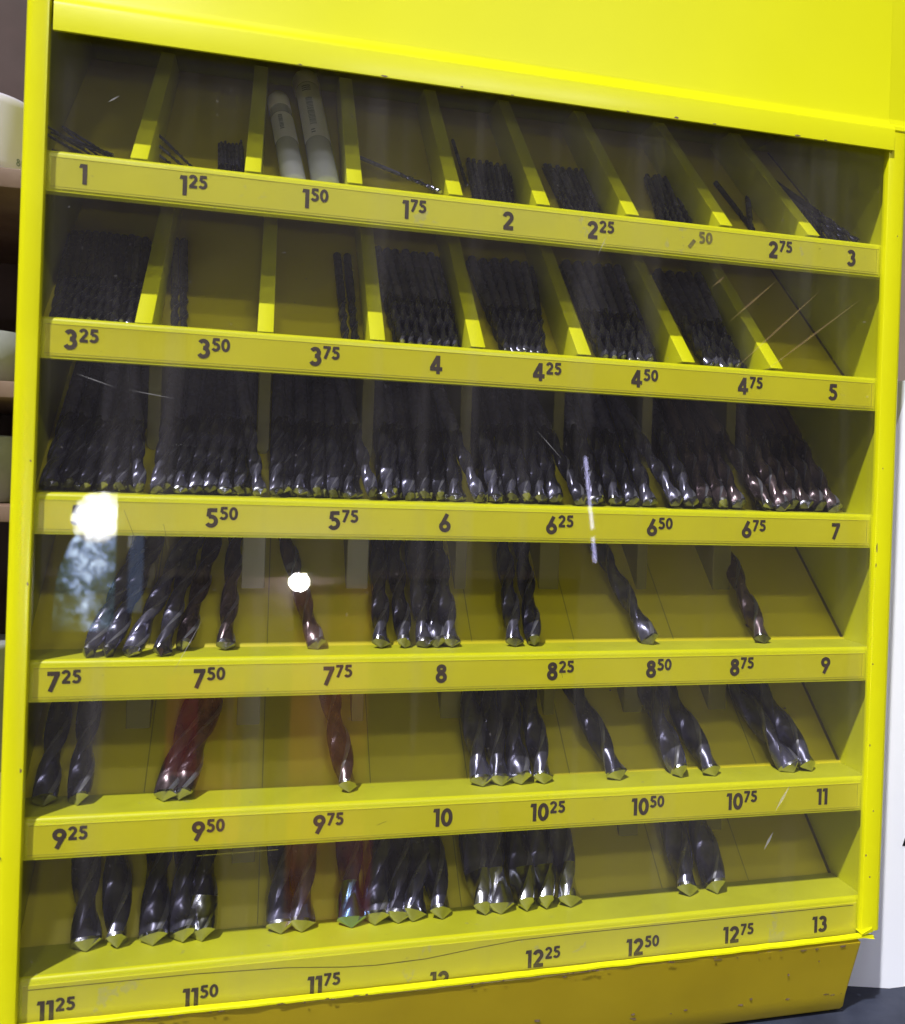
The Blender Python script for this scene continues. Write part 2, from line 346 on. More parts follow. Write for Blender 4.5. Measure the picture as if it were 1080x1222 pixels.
def tilt(r, x):
    a, b_ = TILT[r]; return a + (b_ - a)*min(1, max(0, x/350))
for r, t in enumerate(T):
    PY = PYS[r]
    zb = t - 15.2 if r < 5 else t - 17.5
    prof = [(RY, zb), (RY, t - 1.6), (RY + .5, t - .45), (RY + 1.6, t), (PY + 3, t), (PY + 3, t - 1.0), (RY + 1.6, t - 1.0), (RY + 1.0, t - 1.7), (RY + 1.0, zb + .9), (RY + 4.5, zb + .9), (RY + 4.5, zb)]
    if r == 5: prof = prof[:-4] + [(RY + 1.0, zb)]
    sh = extrude_x('shelf', prof, XL + .1, XR - .2, MP, cab, cuts=2)
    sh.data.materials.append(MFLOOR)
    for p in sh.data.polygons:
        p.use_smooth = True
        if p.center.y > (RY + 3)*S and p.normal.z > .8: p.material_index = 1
    sh.data.set_sharp_from_angle(angle=math.radians(50))
    sh['label'] = ['top', 'second', 'third', 'fourth', 'fifth', 'bottom'][r] + ' shelf, numbered from ' + ''.join((LAB[r][0][0], ' ', LAB[r][0][1])).strip() + ' to ' + LAB[r][-1][0]
    shelves.append(sh)
    # clear label strip with its thin border lines
    zt = t - 2.6; zl = zb + 1.0
    box('label_strip', (1.2, XR - 4.5, RY - .30, RY - .02, zl, zt), MSTRIP2 if r in (0, 5) else MSTRIP, sh)
    lines = []
    if r < 5:
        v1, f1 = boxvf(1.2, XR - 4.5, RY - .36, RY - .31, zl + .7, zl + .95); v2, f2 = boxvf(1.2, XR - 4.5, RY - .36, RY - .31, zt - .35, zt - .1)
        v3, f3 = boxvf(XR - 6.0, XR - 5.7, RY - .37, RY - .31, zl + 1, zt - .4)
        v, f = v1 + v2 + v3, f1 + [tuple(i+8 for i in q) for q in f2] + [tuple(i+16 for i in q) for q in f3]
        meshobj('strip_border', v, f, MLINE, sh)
    else:
        pts = [(3, 13.4), (60, 13.2), (95, 12.0), (117, 9.9), (130, 9.3), (150, 9.8), (172, 12.1), (188, 13.5), (215, 13.9), (348, 14.0)]
        v = []; f = []
        for i, (x, z) in enumerate(pts):
            v += [(x, RY - .38, z - .13), (x, RY - .38, z + .16)]
            if i: f.append((2*i-2, 2*i, 2*i+1, 2*i-1))
        meshobj('sagging_strip_edge', v, f, MCRACK, sh)
    for k, (a, b, X) in enumerate(LAB[r]):
        h = 7.4; base_ = (t - 15.2/2 - .4) - h/2 + (.2 if r in (3, 4) else 0)
        if r == 5: base_ = Z6[k] - h
        nm = 'number'; mt = MINK
        runs = [(a, h, 0, 0)] + ([(b, h*.68, h*.40, h*.0)] if b else [])
        wear = None
        if a == '2' and b == '50':
            mt = MFADE; wear = lambda fx, fz: (fx > .48) or (fx < .3 and .9 < fz < 3.4)
        if a == '4' and b == '' : wear = lambda fx, fz: not (fz < 3.2 and fx < .2)
        place_text(nm, runs, X, base_, RY - .42, mt, sh, slant=0.0, th=.215, wear=wear)
    # pale scuffs and scratches on the strips
for r, sh in enumerate(shelves):
    for o in [sh] + list(sh.children):
        for q in o.data.vertices: q.co.z += tilt(r, q.co.x/S)*S
rnd = random.Random(3)
for r, x, z, l, a in [(0, 262, 312, 3, .4), (0, 318, 313.4, 1.2, .3), (3, 203, 126, 3.0, -1.35), (4, 128, 66, 4, .35), (2, 30, 189, 12, -1.2), (2, 44, 184, 10, -1.35), (0, 40, 317, 40, -.02), (4, 60, 58.6, 30, .01)]:
    dx, dz = math.cos(a)*l, math.sin(a)*l; nx, nz = -math.sin(a)*.14, math.cos(a)*.14
    meshobj('scuff', [(x, RY-.40, z), (x+dx, RY-.40, z+dz), (x+dx+nx, RY-.40, z+dz+nz), (x+nx, RY-.40, z+nz)], [(0, 1, 2, 3)], MCRACK if l < 13 else MLINE, shelves[r])

# sloping back plates at 45 degrees, one per shelf, with pressed seams at the slots
for r, t in enumerate(T):
    D = 118 if r else 78; PY = PYS[r]
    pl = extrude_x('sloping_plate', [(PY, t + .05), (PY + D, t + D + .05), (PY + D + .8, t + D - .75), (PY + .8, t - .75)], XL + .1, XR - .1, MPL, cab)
    xs = [33, 78.5, 122.7, 164.5, 211.2, 259.5, 304] if r else [29.9, 71.6, 111.2, 152.5, 190.4, 231, 276, 320.4]
    for k, x in enumerate(xs + [XR - 1.2]):
        w_ = .22 if x < XR - 2 else .8; e = .10
        x2 = x + (4.8 if x < XR - 2 and r > 1 else 0)
        v = [(x2 - w_, PY + 1 - e, t + 1 + e), (x2 + w_, PY + 1 - e, t + 1 + e), (x2 + w_, PY + D - 1 - e, t + D - 1 + e), (x2 - w_, PY + D - 1 - e, t + D - 1 + e)]
        meshobj('plate_seam', v, [(0, 1, 2, 3)], MSEAM if x < XR - 2 else MCRACK, cab)
for k, (x, d, r, w_) in enumerate([(336, 21, 4, 2.0), (334, 30, 5, 2.6), (306, 6, 3, 5), (262, 40, 1, 1.2), (95, 34, 1, 1.3), (90, 20, 1, .9), (246, 30, 4, 1.4), (329, 30, 5, 1.4), (300, 4, 1, 6), (240, 3, 1, 4), (330, 50, 3, 1.5)]):
    c = V((x, PYS[r] + d, T[r] + d)); n_ = V((0, -1, 1)).normalized(); rnd = random.Random(k); pts = []
    for i in range(9):
        a = 2*math.pi*i/9; q = rnd.uniform(.4, 1)*w_/2
        pts.append(tuple(c + n_*.25 + V((1, 0, 0))*q*math.cos(a) + V((0, 1, 1)).normalized()*q*math.sin(a)*.8))
    meshobj('dirt_fleck', pts, [tuple(range(9))], MCHIP, cab)
# dividers: slanting ribs on the two upper shelves ...
PY = 28.0
def rib(x, t, D, w_=3.1):
    v = []; f = []
    x = 82.1 + (x - 82.1)*.9856
    prof = [(5.6, t + .15), (5.6 + D, t + D + .15), (PY + D, t + D), (PY, t)]
    o = extrude_x('divider_rib', prof, x - w_, x + w_, MI, cab, bevel=.5, seg=2)
    o.data.materials[0] = MP
    return o
for x in [29.9, 71.6, 111.2, 152.5, 190.4, 231.0, 276.0, 320.4]: rib(x, T[0], 74)
for x in [33.5, 78.5, 122.5, 164.3, 211.2, 260.0, 303.8]: rib(x, T[1], 90)
# ... and short round-cornered tongues on the lower four
for r in (2, 3, 4, 5):
    t = T[r]; PY = PYS[r]
    for k in range(7):
        x1 = 36.8 + 44.5*k; x0 = x1 - (5.2 if r == 2 or (r, k) in ((3, 3), (3, 5), (4, 4), (4, 2)) else 9.6); zb = t + 17.6 + (28 - PY) - 3.5*(r > 2)
        zt = t + 66
        if r == 5 and k in (0, 2, 3, 4): zb = t + 47
        R_ = 2.4; pr = [(x0, zt), (x0, zb + R_)] + [(x0 + R_ - R_*math.cos(a), zb + R_ - R_*math.sin(a)) for a in (.5, 1.0, 1.57)] + [(x1 - R_ + R_*math.sin(a), zb + R_ - R_*math.cos(a)) for a in (0, .5, 1.0, 1.57)] + [(x1, zt)]
        n = len(pr)
        v = [(x, 45.0, z) for x, z in pr] + [(x, max(46.2, PY + (z - t) - .4), z) for x, z in pr]
        f = [tuple(range(n)), tuple(range(n, 2*n))[::-1]] + [(i, i+n, (i+1) % n+n, (i+1) % n) for i in range(n)]
        meshobj('divider_tongue', v, f, MTONGUE, cab, bevel=.25, seg=1)
# the clear pane
pane = box('front_pane', (-5.5, 353.5, 2.05, 3.2, 1.0, 364), MPANE, cab)
def scratch_or_reflection(x0, z0, x1, z1, w_, m):
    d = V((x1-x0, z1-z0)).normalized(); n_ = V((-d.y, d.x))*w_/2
    o = meshobj('scratch_or_reflection', [(x0, 1.98, z0), ((x0+x1)/2 - n_.x, 1.98, (z0+z1)/2 - n_.y), (x1, 1.98, z1), ((x0+x1)/2 + n_.x, 1.98, (z0+z1)/2 + n_.y)], [(0, 1, 2, 3)], m, pane)
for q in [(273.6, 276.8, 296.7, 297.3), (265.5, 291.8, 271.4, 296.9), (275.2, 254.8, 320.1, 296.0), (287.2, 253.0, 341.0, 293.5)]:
    scratch_or_reflection(*q, 1.0, MSCR)  # reflected orange light lines, drawn as thin strips
for q in [(12, 238.5, 26, 234.0, .3), (30, 233.5, 47, 231, .25), (305, 62, 312, 73, 1.4), (20, 338, 24, 341, .5), (300, 45, 304.5, 53, 1.3), (188, 226, 200, 214, .25), (60, 150, 49, 128, .25), (212, 300, 216, 309, .3)]:
    scratch_or_reflection(*q, MSCRW)
BITS = {
  (0, 1.25): [(58.3, -0.063, 0), (59.9, -0.061, 0), (61.5, -0.062, 0), (63.2, -0.07, 0), (64.9, -0.072, 0), (66.4, -0.067, 0), (68.0, -0.068, 0), (59.1, -0.058, 1), (60.7, -0.061, 1), (62.4, -0.063, 1), (64.0, -0.064, 1), (65.5, -0.063, 1), (67.2, -0.07, 1)],
  (0, 2): [(165.6, 0.044, 0), (168.1, 0.044, 0), (170.6, 0.054, 0), (172.9, 0.065, 0), (175.7, 0.051, 0), (178.0, 0.071, 0), (180.4, 0.087, 0), (182.9, 0.093, 0), (166.2, 0.036, 1), (168.8, 0.03, 1), (171.1, 0.045, 1), (173.3, 0.072, 1), (176.2, 0.05, 1), (178.6, 0.064, 1), (180.8, 0.092, 1)],
  (0, 2.25): [(208.6, -0.041, 0), (211.4, -0.057, 0), (213.8, -0.047, 0), (215.7, 0.003, 0), (218.5, -0.013, 0), (220.9, -0.001, 0), (223.0, 0.033, 0), (225.6, 0.036, 0), (208.3, -0.036, 1), (211.0, -0.047, 1), (213.0, -0.006, 1), (215.7, -0.015, 1), (218.0, 0.01, 1), (220.2, 0.036, 1), (222.7, 0.041, 1)],
  (0, 2.5): [(253.4, 0.134, 0), (256.6, 0.146, 0), (260.2, 0.138, 0), (264.1, 0.111, 0), (267.3, 0.128, 0), (271.1, 0.115, 0), (253.4, 0.12, 1), (256.5, 0.144, 1), (260.3, 0.116, 1), (263.8, 0.112, 1), (267.3, 0.11, 1)],
  (0, 2.75): [(304.8, -0.058, 0), (298.4, 0.34, 0)],
  (1, 3.25): [(-3.1, -0.145, 0), (-0.2, -0.143, 0), (2.7, -0.132, 0), (5.6, -0.13, 0), (8.5, -0.14, 0), (11.4, -0.127, 0), (14.4, -0.123, 0), (17.3, -0.124, 0), (20.3, -0.138, 0), (23.3, -0.117, 0), (26.3, -0.129, 0), (29.3, -0.116, 0), (-0.7, -0.149, 1), (2.2, -0.139, 1), (5.0, -0.141, 1), (7.9, -0.133, 1), (10.8, -0.13, 1), (13.7, -0.126, 1), (16.6, -0.125, 1), (19.5, -0.122, 1), (22.5, -0.125, 1), (25.4, -0.125, 1), (28.4, -0.118, 1)],
  (1, 3.5): [(43.4, -0.091, 0), (47.0, -0.092, 0)],
  (1, 3.75): [(111.2, -0.027, 0), (115.3, -0.017, 0)],
  (1, 4): [(133.6, -0.091, 0), (137.5, -0.096, 0), (141.3, -0.084, 0), (145.0, -0.069, 0), (148.9, -0.07, 0), (152.6, -0.048, 0), (156.6, -0.053, 0), (160.4, -0.041, 0), (134.6, -0.088, 1), (138.3, -0.076, 1), (142.1, -0.077, 1), (145.8, -0.056, 1), (149.5, -0.049, 1), (153.4, -0.053, 1), (157.2, -0.045, 1)],
  (1, 4.25): [(180.6, -0.09, 0), (183.4, -0.053, 0), (186.3, -0.023, 0), (189.1, 0.012, 0), (192.0, 0.043, 0), (194.8, 0.087, 0), (197.8, 0.108, 0), (180.3, -0.084, 1), (183.1, -0.047, 1), (185.9, -0.004, 1), (188.7, 0.037, 1), (191.6, 0.064, 1), (194.5, 0.086, 1)],
  (1, 4.5): [(225.6, -0.025, 0), (229.7, -0.006, 0), (233.9, 0.016, 0), (238.2, 0.016, 0), (242.5, 0.036, 0), (246.7, 0.063, 0), (251.0, 0.093, 0), (225.0, -0.019, 1), (229.1, 0.006, 1), (233.3, 0.026, 1), (237.5, 0.036, 1), (241.7, 0.057, 1), (246.0, 0.068, 1)],
  (1, 4.75): [(277.9, -0.041, 0), (281.4, -0.021, 0), (284.7, 0.027, 0), (288.2, 0.045, 0), (291.7, 0.074, 0), (295.2, 0.106, 0), (275.8, -0.023, 1), (279.2, 0.009, 1), (282.6, 0.039, 1), (286.1, 0.056, 1), (289.5, 0.097, 1)],
  (2, 5.25): [(-2.0, 0.011, 0), (4.1, -0.01, 0), (10.3, 0.006, 0), (16.5, -0.005, 0), (22.6, 0.003, 0), (28.8, -0.008, 0), (1.1, -0.003, 1), (7.2, -0.004, 1), (13.4, 0.009, 1), (19.5, 0.02, 1), (25.7, 0.018, 1)],
  (2, 5.5): [(39.8, -0.001, 0), (45.3, -0.011, 0), (50.8, -0.001, 0), (56.4, -0.003, 0), (62.1, 0.001, 0), (67.6, -0.006, 0), (73.1, -0.004, 0), (42.5, -0.015, 1), (48.1, 0.0, 1), (53.7, 0.02, 1), (59.2, 0.007, 1), (64.8, -0.013, 1), (70.4, 0.016, 1)],
  (2, 5.75): [(84.4, 0.006, 0), (91.0, 0.006, 0), (97.7, -0.004, 0), (104.3, 0.011, 0), (110.9, 0.006, 0), (117.5, -0.001, 0), (87.7, 0.001, 1), (94.3, -0.0, 1), (100.9, 0.017, 1), (107.6, 0.0, 1), (114.2, 0.013, 1)],
  (2, 6): [(129.0, 0.009, 0), (135.6, -0.001, 0), (142.2, 0.01, 0), (148.8, -0.0, 0), (155.3, -0.004, 0), (161.9, -0.008, 0), (132.3, 0.016, 1), (138.9, -0.009, 1), (145.5, 0.016, 1), (152.0, -0.008, 1), (158.6, 0.018, 1)],
  (2, 6.25): [(173.6, 0.0, 0), (180.2, 0.004, 0), (186.7, -0.005, 0), (193.2, 0.0, 0), (199.8, 0.003, 0), (206.2, 0.008, 0), (176.9, 0.009, 1), (183.4, 0.016, 1), (190.0, -0.012, 1), (196.5, 0.01, 1), (203.0, -0.018, 1)],
  (2, 6.5): [(218.3, 0.015, 0), (226.3, 0.029, 0), (234.4, 0.021, 0), (242.6, 0.014, 0), (250.6, 0.029, 0), (222.3, 0.017, 1), (230.4, 0.029, 1), (238.5, 0.001, 1), (246.6, 0.014, 1)],
  (2, 6.75): [(262.8, 0.024, 0), (270.9, 0.031, 0), (278.9, 0.026, 0), (286.9, 0.014, 0), (295.1, 0.012, 0), (266.9, 0.007, 1), (274.9, 0.028, 1), (283.0, 0.015, 1), (291.0, 0.002, 1)],
  (2, 7): [(307.5, 0.012, 0), (314.7, 0.016, 0), (322.1, 0.026, 0), (329.3, 0.016, 0), (336.6, 0.019, 0), (343.9, 0.026, 0), (311.1, 0.036, 1), (318.4, 0.03, 1), (325.7, 0.034, 1), (333.0, 0.028, 1), (340.3, 0.019, 1)],
  (3, 7.25): [(17.0, 0.231, 0), (24.0, 0.198, 0), (32.0, 0.274, 0), (43.6, 0.135, 0)],
  (3, 7.5): [(50.4, 0.145, 0), (67.0, 0.02, 0)],
  (3, 7.75): [(103.7, -0.232, 0)],
  (3, 8): [(129.8, 0.042, 0), (139.9, -0.013, 0), (148.9, -0.019, 0), (153.9, 0.0, 0), (160.3, 0.0, 0)],
  (3, 8.25): [(188.2, 0.07, 0), (197.0, 0.08, 0)],
  (3, 8.5): [(252.9, -0.2, 0)],
  (3, 8.75): [(309.4, 0.01, 0)],
  (4, 9.25): [(1.9, -0.023, 0), (14.2, -0.053, 0)],
  (4, 9.5): [(45.4, 0.196, 0), (51.2, 0.227, 0)],
  (4, 9.75): [(118.4, -0.15, 0)],
  (4, 10.25): [(175.5, -0.007, 0), (184.0, 0.008, 0), (192.9, 0.02, 0), (203.2, 0.02, 0)],
  (4, 10.5): [(238.8, -0.241, 0)],
  (4, 10.75): [(268.7, -0.071, 0), (285.5, -0.22, 0)],
  (4, 11): [(326.4, -0.293, 0), (336.0, -0.221, 0)],
  (5, 11.25): [(19.3, -0.158, 0), (30.5, -0.136, 0)],
  (5, 11.5): [(43.5, -0.03, 0), (54.8, -0.047, 0), (61.9, -0.026, 0)],
  (5, 11.75): [(92.6, -0.016, 0), (100.9, 0.02, 0)],
  (5, 12): [(121.2, 0.011, 0), (130.8, 0.147, 0), (140.6, 0.098, 0), (146.8, 0.169, 0), (159.5, -0.065, 0)],
  (5, 12.25): [(178.3, -0.056, 0), (185.3, 0.021, 0), (196.9, 0.029, 0), (205.9, 0.066, 0), (217.1, 0.029, 0)],
  (5, 12.5): [(274.2, 0.051, 0)],
  (5, 12.75): [(288.0, 0.052, 0)],
}
LEN = {1:34,1.25:38,1.5:40,1.75:46,2:49,2.25:53,2.5:57,2.75:61,3:61,3.25:65,3.5:70,3.75:70,4:75,4.25:75,4.5:80,4.75:80,5:86,5.25:86,5.5:93,5.75:93,6:93,6.25:101,6.5:101,6.75:109,7:109,7.25:109,7.5:109,7.75:117,8:117,8.25:117,8.5:117,8.75:125,9:125,9.25:125,9.5:125,9.75:133,10:133,10.25:133,10.5:133,10.75:142,11:142,11.25:142,11.5:142,11.75:142,12:151,12.25:151,12.5:151,12.75:151}
def flute_ring(R, z, ph, k=1.0, n=32):
    out = []
    for i in range(n):
        a = 2*math.pi*i/n
        q = abs(math.cos(a))                      # flutes centred on a = 0 and pi
        g = max(0., (q - .55)/.45)
        rr = R*(1 - .38*(g**.4)) * k
        s_ = 1.0 if .05 < (a % math.pi)/math.pi < .62 else .985
        out.append((rr*s_*math.cos(a+ph), rr*s_*math.sin(a+ph), z))
    return out
_cache = {}
def bit_meshes(d, variant):
    if (d, variant) in _cache: return _cache[(d, variant)]
    R = d/2; Lt = LEN[d]; Lf = Lt*(.47 if d < 7.2 else .6); pitch = 5.6*d
    n = 12 if d < 2.9 else 20 if d < 5 else 32
    pt = .58*R                                      # point height
    body = MBITB if variant == 'bronze' else MBIT
    tipm = MTIPB if variant == 'blued' else MTIP if variant == 'silver' or d > 9 else MTIPD
    Lg = (.10*d if d > 8 else .2*d)                  # bright ground end
    if variant in ('silver', 'blued'): Lg = 1.15*d
    tip = [flute_ring(R, pt*k, 2*math.pi*pt*k/pitch, max(.03, k), n) for k in (0.03, .35, .7, 1.0)]
    tip += [flute_ring(R, pt + Lg*k/6, 2*math.pi*(pt+Lg*k/6)/pitch, 1, n) for k in range(1, 7)]
    to = ring_sweep('bit_point', tip, tipm, smooth=True); to.data.set_sharp_from_angle(angle=math.radians(30))
    z0 = pt + Lg; steps = max(8, int((Lf - z0)/pitch*22)); fl = []
    for i in range(steps+1):
        z = z0 + (Lf - z0)*i/steps; fl.append(flute_ring(R*.995, z, 2*math.pi*z/pitch, 1, n))
    fo = ring_sweep('fluted_body', fl, body, smooth=True); fo.data.set_sharp_from_angle(angle=math.radians(30))
    if n > 12:                                      # ground margins run along the flute edges
        fo.data.materials.append(MMARG); me_ = {20: (3, 13), 32: (4, 5, 20, 21)}[n]
        for p in fo.data.polygons:
            if p.index < steps*n and p.index % n in me_: p.material_index = 1
    Rs = R*.97; m_ = 10 if d < 2.9 else 18
    def circ(r, z): return [(r*math.cos(2*math.pi*i/m_), r*math.sin(2*math.pi*i/m_), z) for i in range(m_)]
    so_ = ring_sweep('shank', [circ(R*.55, Lf - .8*R), circ(Rs, Lf + .25*R), circ(Rs, Lt - .25*R), circ(Rs*.72, Lt)], MSHANK if variant != 'bronze' else MBITB, smooth=True)
    so_.data.set_sharp_from_angle(angle=math.radians(35))
    ms = [o.data for o in (fo, so_, to)]
    for o in (fo, so_, to): bpy.data.objects.remove(o)
    _cache[(d, variant)] = ms; return ms
def put_bit(d, tip, direction, label, group, variant='dark', spin=0.):
    q = V((0, 0, 1)).rotation_difference(V(direction).normalized())
    from mathutils import Quaternion
    q = q @ Quaternion((0, 0, 1), spin)
    b = thing('drill_bit', label, 'drill bit', tip, group, q)
    for nm, me in zip(('fluted_body', 'shank', 'bit_point'), bit_meshes(d, variant)):
        o = bpy.data.objects.new(nm, me); o.parent = b; link(o)
    return b
NW = ['zero', 'one', 'two', 'three', 'four', 'five', 'six', 'seven', 'eight', 'nine', 'ten', 'eleven', 'twelve', 'thirteen']
def size_words(d):
    a = int(d); b = int(round((d-a)*100)); return NW[a] + {0: '', 25: ' twenty-five', 50: ' fifty', 75: ' seventy-five'}[b]
SHW = ['top', 'second', 'third', 'fourth', 'fifth', 'bottom']
SN, CS = math.sin(math.radians(45)), math.cos(math.radians(45))
LABELS = {   # individually described bits: (shelf, size, order from the left) -> words
 (3,7.25,0):'first', }
ORD = ['leftmost', 'second from left', 'third from left', 'fourth from left', 'fifth from left', 'rightmost']
VAR = {(3,7.75):'bronze', (3,8.75):'bronze', (4,9.75):'bronze', (3,7.5):'bronze', (5,12.25):'silver', (2,7):'bronze', (2,6.75):'bronze', (4,9.5):'bronze'}
random.seed(11)
SLOT_END = {5.25: 36.8, 5.5: 81.3, 5.75: 125.8, 6: 170.3, 6.25: 214.8, 6.5: 259.3, 6.75: 303.8}
for d, x in SLOT_END.items(): BITS[(2, d)] += [(x - 2.6, -.15, 2), (x + d/2 + .6, .0, 2)]
for (r, d), L_ in BITS.items():
    for (X, sx, lay) in L_:
        R = d/2; PY = PYS[r]; off = R + (1.5 if (r, d) == (3, 7.25) else lay)*d*.88 + .12
        t0 = -(off*CS)/SN + (.25 + random.uniform(0, .5) + (.0 if lay == 0 else random.uniform(0, 2)))
        y = PY - off*SN + t0*CS; z = T[r] + off*CS + t0*SN
        if r in (3, 4): y -= 3.0
        if y < RY + 2.2: y = RY + 2.2
        X_ = 82.1 + (X - 82.1)*(338 + y)/(338 + y + 28 - PY + (3 if r in (3, 4) else 0))
        if r == 1 and X < 40:
            sx = max(sx, -.07); X_ = X + 1.5
        if r == 2: X_ = X
        sw = size_words(d)
        grp = f'drill bits in the {sw} slot'
        same = [q[0] for q in L_ if q[2] == lay]; i = same.index(X); n = len(same)
        o_ = 'only one' if n == 1 else ('left one' if i == 0 else 'right one') if n == 2 else 'left one' if n == 2 and i == 0 else 'leftmost' if i == 0 else 'rightmost' if i == n-1 else ['', 'second', 'third', 'fourth', 'fifth', 'sixth', 'seventh', 'eighth', 'ninth', 'tenth', 'eleventh'][i] + ' from left'
        if lay == 2: o_ = ('left one', 'right one')[i % 2]
        v_ = VAR.get((r, d), 'dark')
        tone = {'bronze': 'reddish brown', 'silver': 'bright ended black', 'dark': 'black'}[v_]
        if r <= 2 and len(L_) > 2:
            row_ = ('back row', 'front row', 'pair lying on top')[lay]
            label = f'{"thin " if d < 3 else ""}{tone} bit, {o_} in the {row_}, {sw} slot, {SHW[r]} shelf'
        else:
            label = f'{tone} twist drill bit above the {sw} label, {SHW[r]} shelf, {o_}'
            if (r, d) == (5, 12) and i == 0: label = 'drill bit with blued steel end, leftmost above the twelve label, bottom shelf'
            if (r, d, X) == (5, 11.5, 61.9): label = 'black drill bit with broad silver end above the eleven fifty label, rightmost'
        var = VAR.get((r, d), 'dark')
        if (r, d, X) == (5, 12, 121.2): var = 'blued'
        if (r, d, X) == (5, 11.5, 61.9): var = 'silver'
        tipd = V((sx, CS, SN))
        put_bit(d, (X_, y, z + tilt(r, X_)), tipd, label, grp, var, random.uniform(0, 6.28))
# loose fallen bits on the top shelf
rnd = random.Random(5)
t = T[0]; PY = PYS[0]
for k in range(9):
    a = rnd.uniform(-.25, .25)
    put_bit(1, (14 + rnd.uniform(-6, 9), 21 + rnd.uniform(-5, 3), t + .8 + k*.5), (-1.0, .72 + a*.3, .62 + a), 'hair thin dark bit in the fallen heap in the top left corner', 'fallen bits in the top left corner')
for k in range(3):
    put_bit(1.25, (47 + k*1.6, 25 - k*2, t + 1 + k*.7), (-.72, .74 - k*.05, .66 + k*.06), 'thin dark bit slumped at the left of the one twenty-five slot, ' + ['lowest', 'middle', 'topmost'][k], 'slumped bits in the one twenty-five slot')
b = put_bit(1.75, (147.0, 12, t + 2.6), (-.95, .62, .52), 'dark drill bit fallen on its side with silver twisted end above number 1 75', None, 'silver')
put_bit(1, (71.4 - 4.4, 30, t + 5), (-.06, CS, SN), 'thin dark bit standing tall against the divider above number 1 25', None)
for x, s in ((163.0, -.02), (183.5, .16)):
    put_bit(1.75, (x, 38, t + 15), (s, CS, SN), 'thin dark bit sticking up ' + ('left' if x < 170 else 'right') + ' of the bundle above number 2', None)
for k, (X, sx) in enumerate([(335, .0), (339.5, -.05), (344, -.1), (348.5, -.18)]):
    put_bit(3, (X, 20 - k*1.2, t + 1.6 + k*.3), (sx*1.6 - .12, CS, SN), f'dark 3 size drill bit, {["leftmost", "second from left", "third from left", "rightmost"][k]} of four above number 3, top shelf', 'drill bits above the number 3', 'dark', k)

# two plastic tubes of bits in the 1 50 slot
def tube(X, sx, R, Lh, label, cap, marks):
    q = V((0, 0, 1)).rotation_difference(V((sx, CS, SN)).normalized())
    off = R + .3; o_ = thing('plastic_tube', label, 'plastic tube', (X, PY - off*SN - off*CS*CS/SN + 1.0, T[0] + off*CS - off*CS + 1.2), 'plastic bit tubes', q)
    lathe('tube_body', [(R*.55, 0), (R*.92, .5), (R, 1.6), (R, Lh - 14), (R*.96, Lh - 13.5), (R*.9, Lh - 13)], MCLEAR, o_)
    if cap: lathe('cap', [(R*.9, Lh - 14), (R*1.08, Lh - 13.5), (R*1.1, Lh - 9.5), (R*1.12, Lh - 9), (R*1.12, Lh - 1.5), (R*1.02, Lh - .3), (R*.8, Lh)], MCAPW, o_)
    else: lathe('cap', [(R*.9, Lh - 14), (R*1.02, Lh - 13.6), (R*1.02, Lh - 2), (R*.9, Lh - .4), (R*.6, Lh)], MCAPW, o_)
    z0, z1 = (Lh*.42, Lh*.72) if not cap else (Lh*.34, Lh*.86)
    n = 14; v = []; f = []
    for i in range(n+1):
        a = math.radians(-170 + 160*i/n); v += [((R+.12)*math.cos(a), (R+.12)*math.sin(a), z0), ((R+.12)*math.cos(a), (R+.12)*math.sin(a), z1)]
        if i: f.append((2*i-2, 2*i, 2*i+1, 2*i-1))
    pl = meshobj('paper_label', v, f, MPAPER, o_, smooth=True)
    v = []; f = []
    rnd = random.Random(int(R*100))
    for (za, zc, aw, rows) in marks:
        z = za
        while z < zc:
            h_ = rnd.uniform(.35, .9) if rows else 1.0
            a0, a1 = aw; o = len(v)
            for i in range(5):
                a = math.radians(a0 + (a1-a0)*i/4); v += [((R+.2)*math.cos(a), (R+.2)*math.sin(a), z), ((R+.2)*math.cos(a), (R+.2)*math.sin(a), z+h_)]
                if i: f.append((o+2*i-2, o+2*i, o+2*i+1, o+2*i-1))
            z += h_ + (rnd.uniform(.35, .8) if rows else 1.3)
    meshobj('barcode', v, f, MGREYT, o_)
    rr = R*.75
    if not cap:
        lathe('foam_plug', [(R*.55, 2.2), (R*.85, 3.0), (R*.85, 14), (R*.4, 16)], MCAPW, o_)
    return o_
tube(88.0, -.10, 5.0, 82, 'shorter clear plastic tube with small white label in the slot above number 1 50', False, [(42, 56, (-115, -95), True)])
tube(100.6, -.075, 5.7, 108, 'taller frosted plastic tube with barcode label and wide cap above number 1 50', True, [(48, 76, (-118, -88), True), (84, 89, (-125, -85), False), (40, 44, (-118, -100), False)])

# ------------------------------------------------------------------ surroundings seen past the cabinet
def struct(o): o['kind'] = 'structure'; return o
struct(box('desk_top', (-700, 1200, -100, 900, -60, -38.6), MDESK, bevel=2))
struct(box('wall', (-1500, 2500, 900, 905, -60, 1500), MWALL))
bx = [(361.8, -38.4), (364, 20), (369, 95), (378.5, 147), (378.6, 186), (383.5, 236), (392, 262)]
fx = [(386, -38.4), (387, 20), (390, 95), (394, 147), (396, 186), (400, 236), (408, 266)]
v = [(x, 31.0, z) for x, z in bx] + [(x, 24.0, z) for x, z in fx] + [(520, 24.0, z) for x, z in fx] + [(520, 50.0, z) for x, z in fx] + [(x, 50.0, z) for x, z in bx]
f = []
for k in range(4):
    for i in range(6): f.append((k*7+i, k*7+7+i, k*7+8+i, k*7+1+i))
for i in range(6): f.append((28+i, i, i+1, 29+i))
f += [tuple(k*7 for k in range(5)), tuple(k*7+6 for k in range(5))[::-1]]
bd = meshobj('white_board', v, f, MWHITE, None, smooth=True); bd.data.set_sharp_from_angle(angle=math.radians(50))
tag(bd, 'white board standing on the dark desk at the right of the yellow cabinet', 'board')
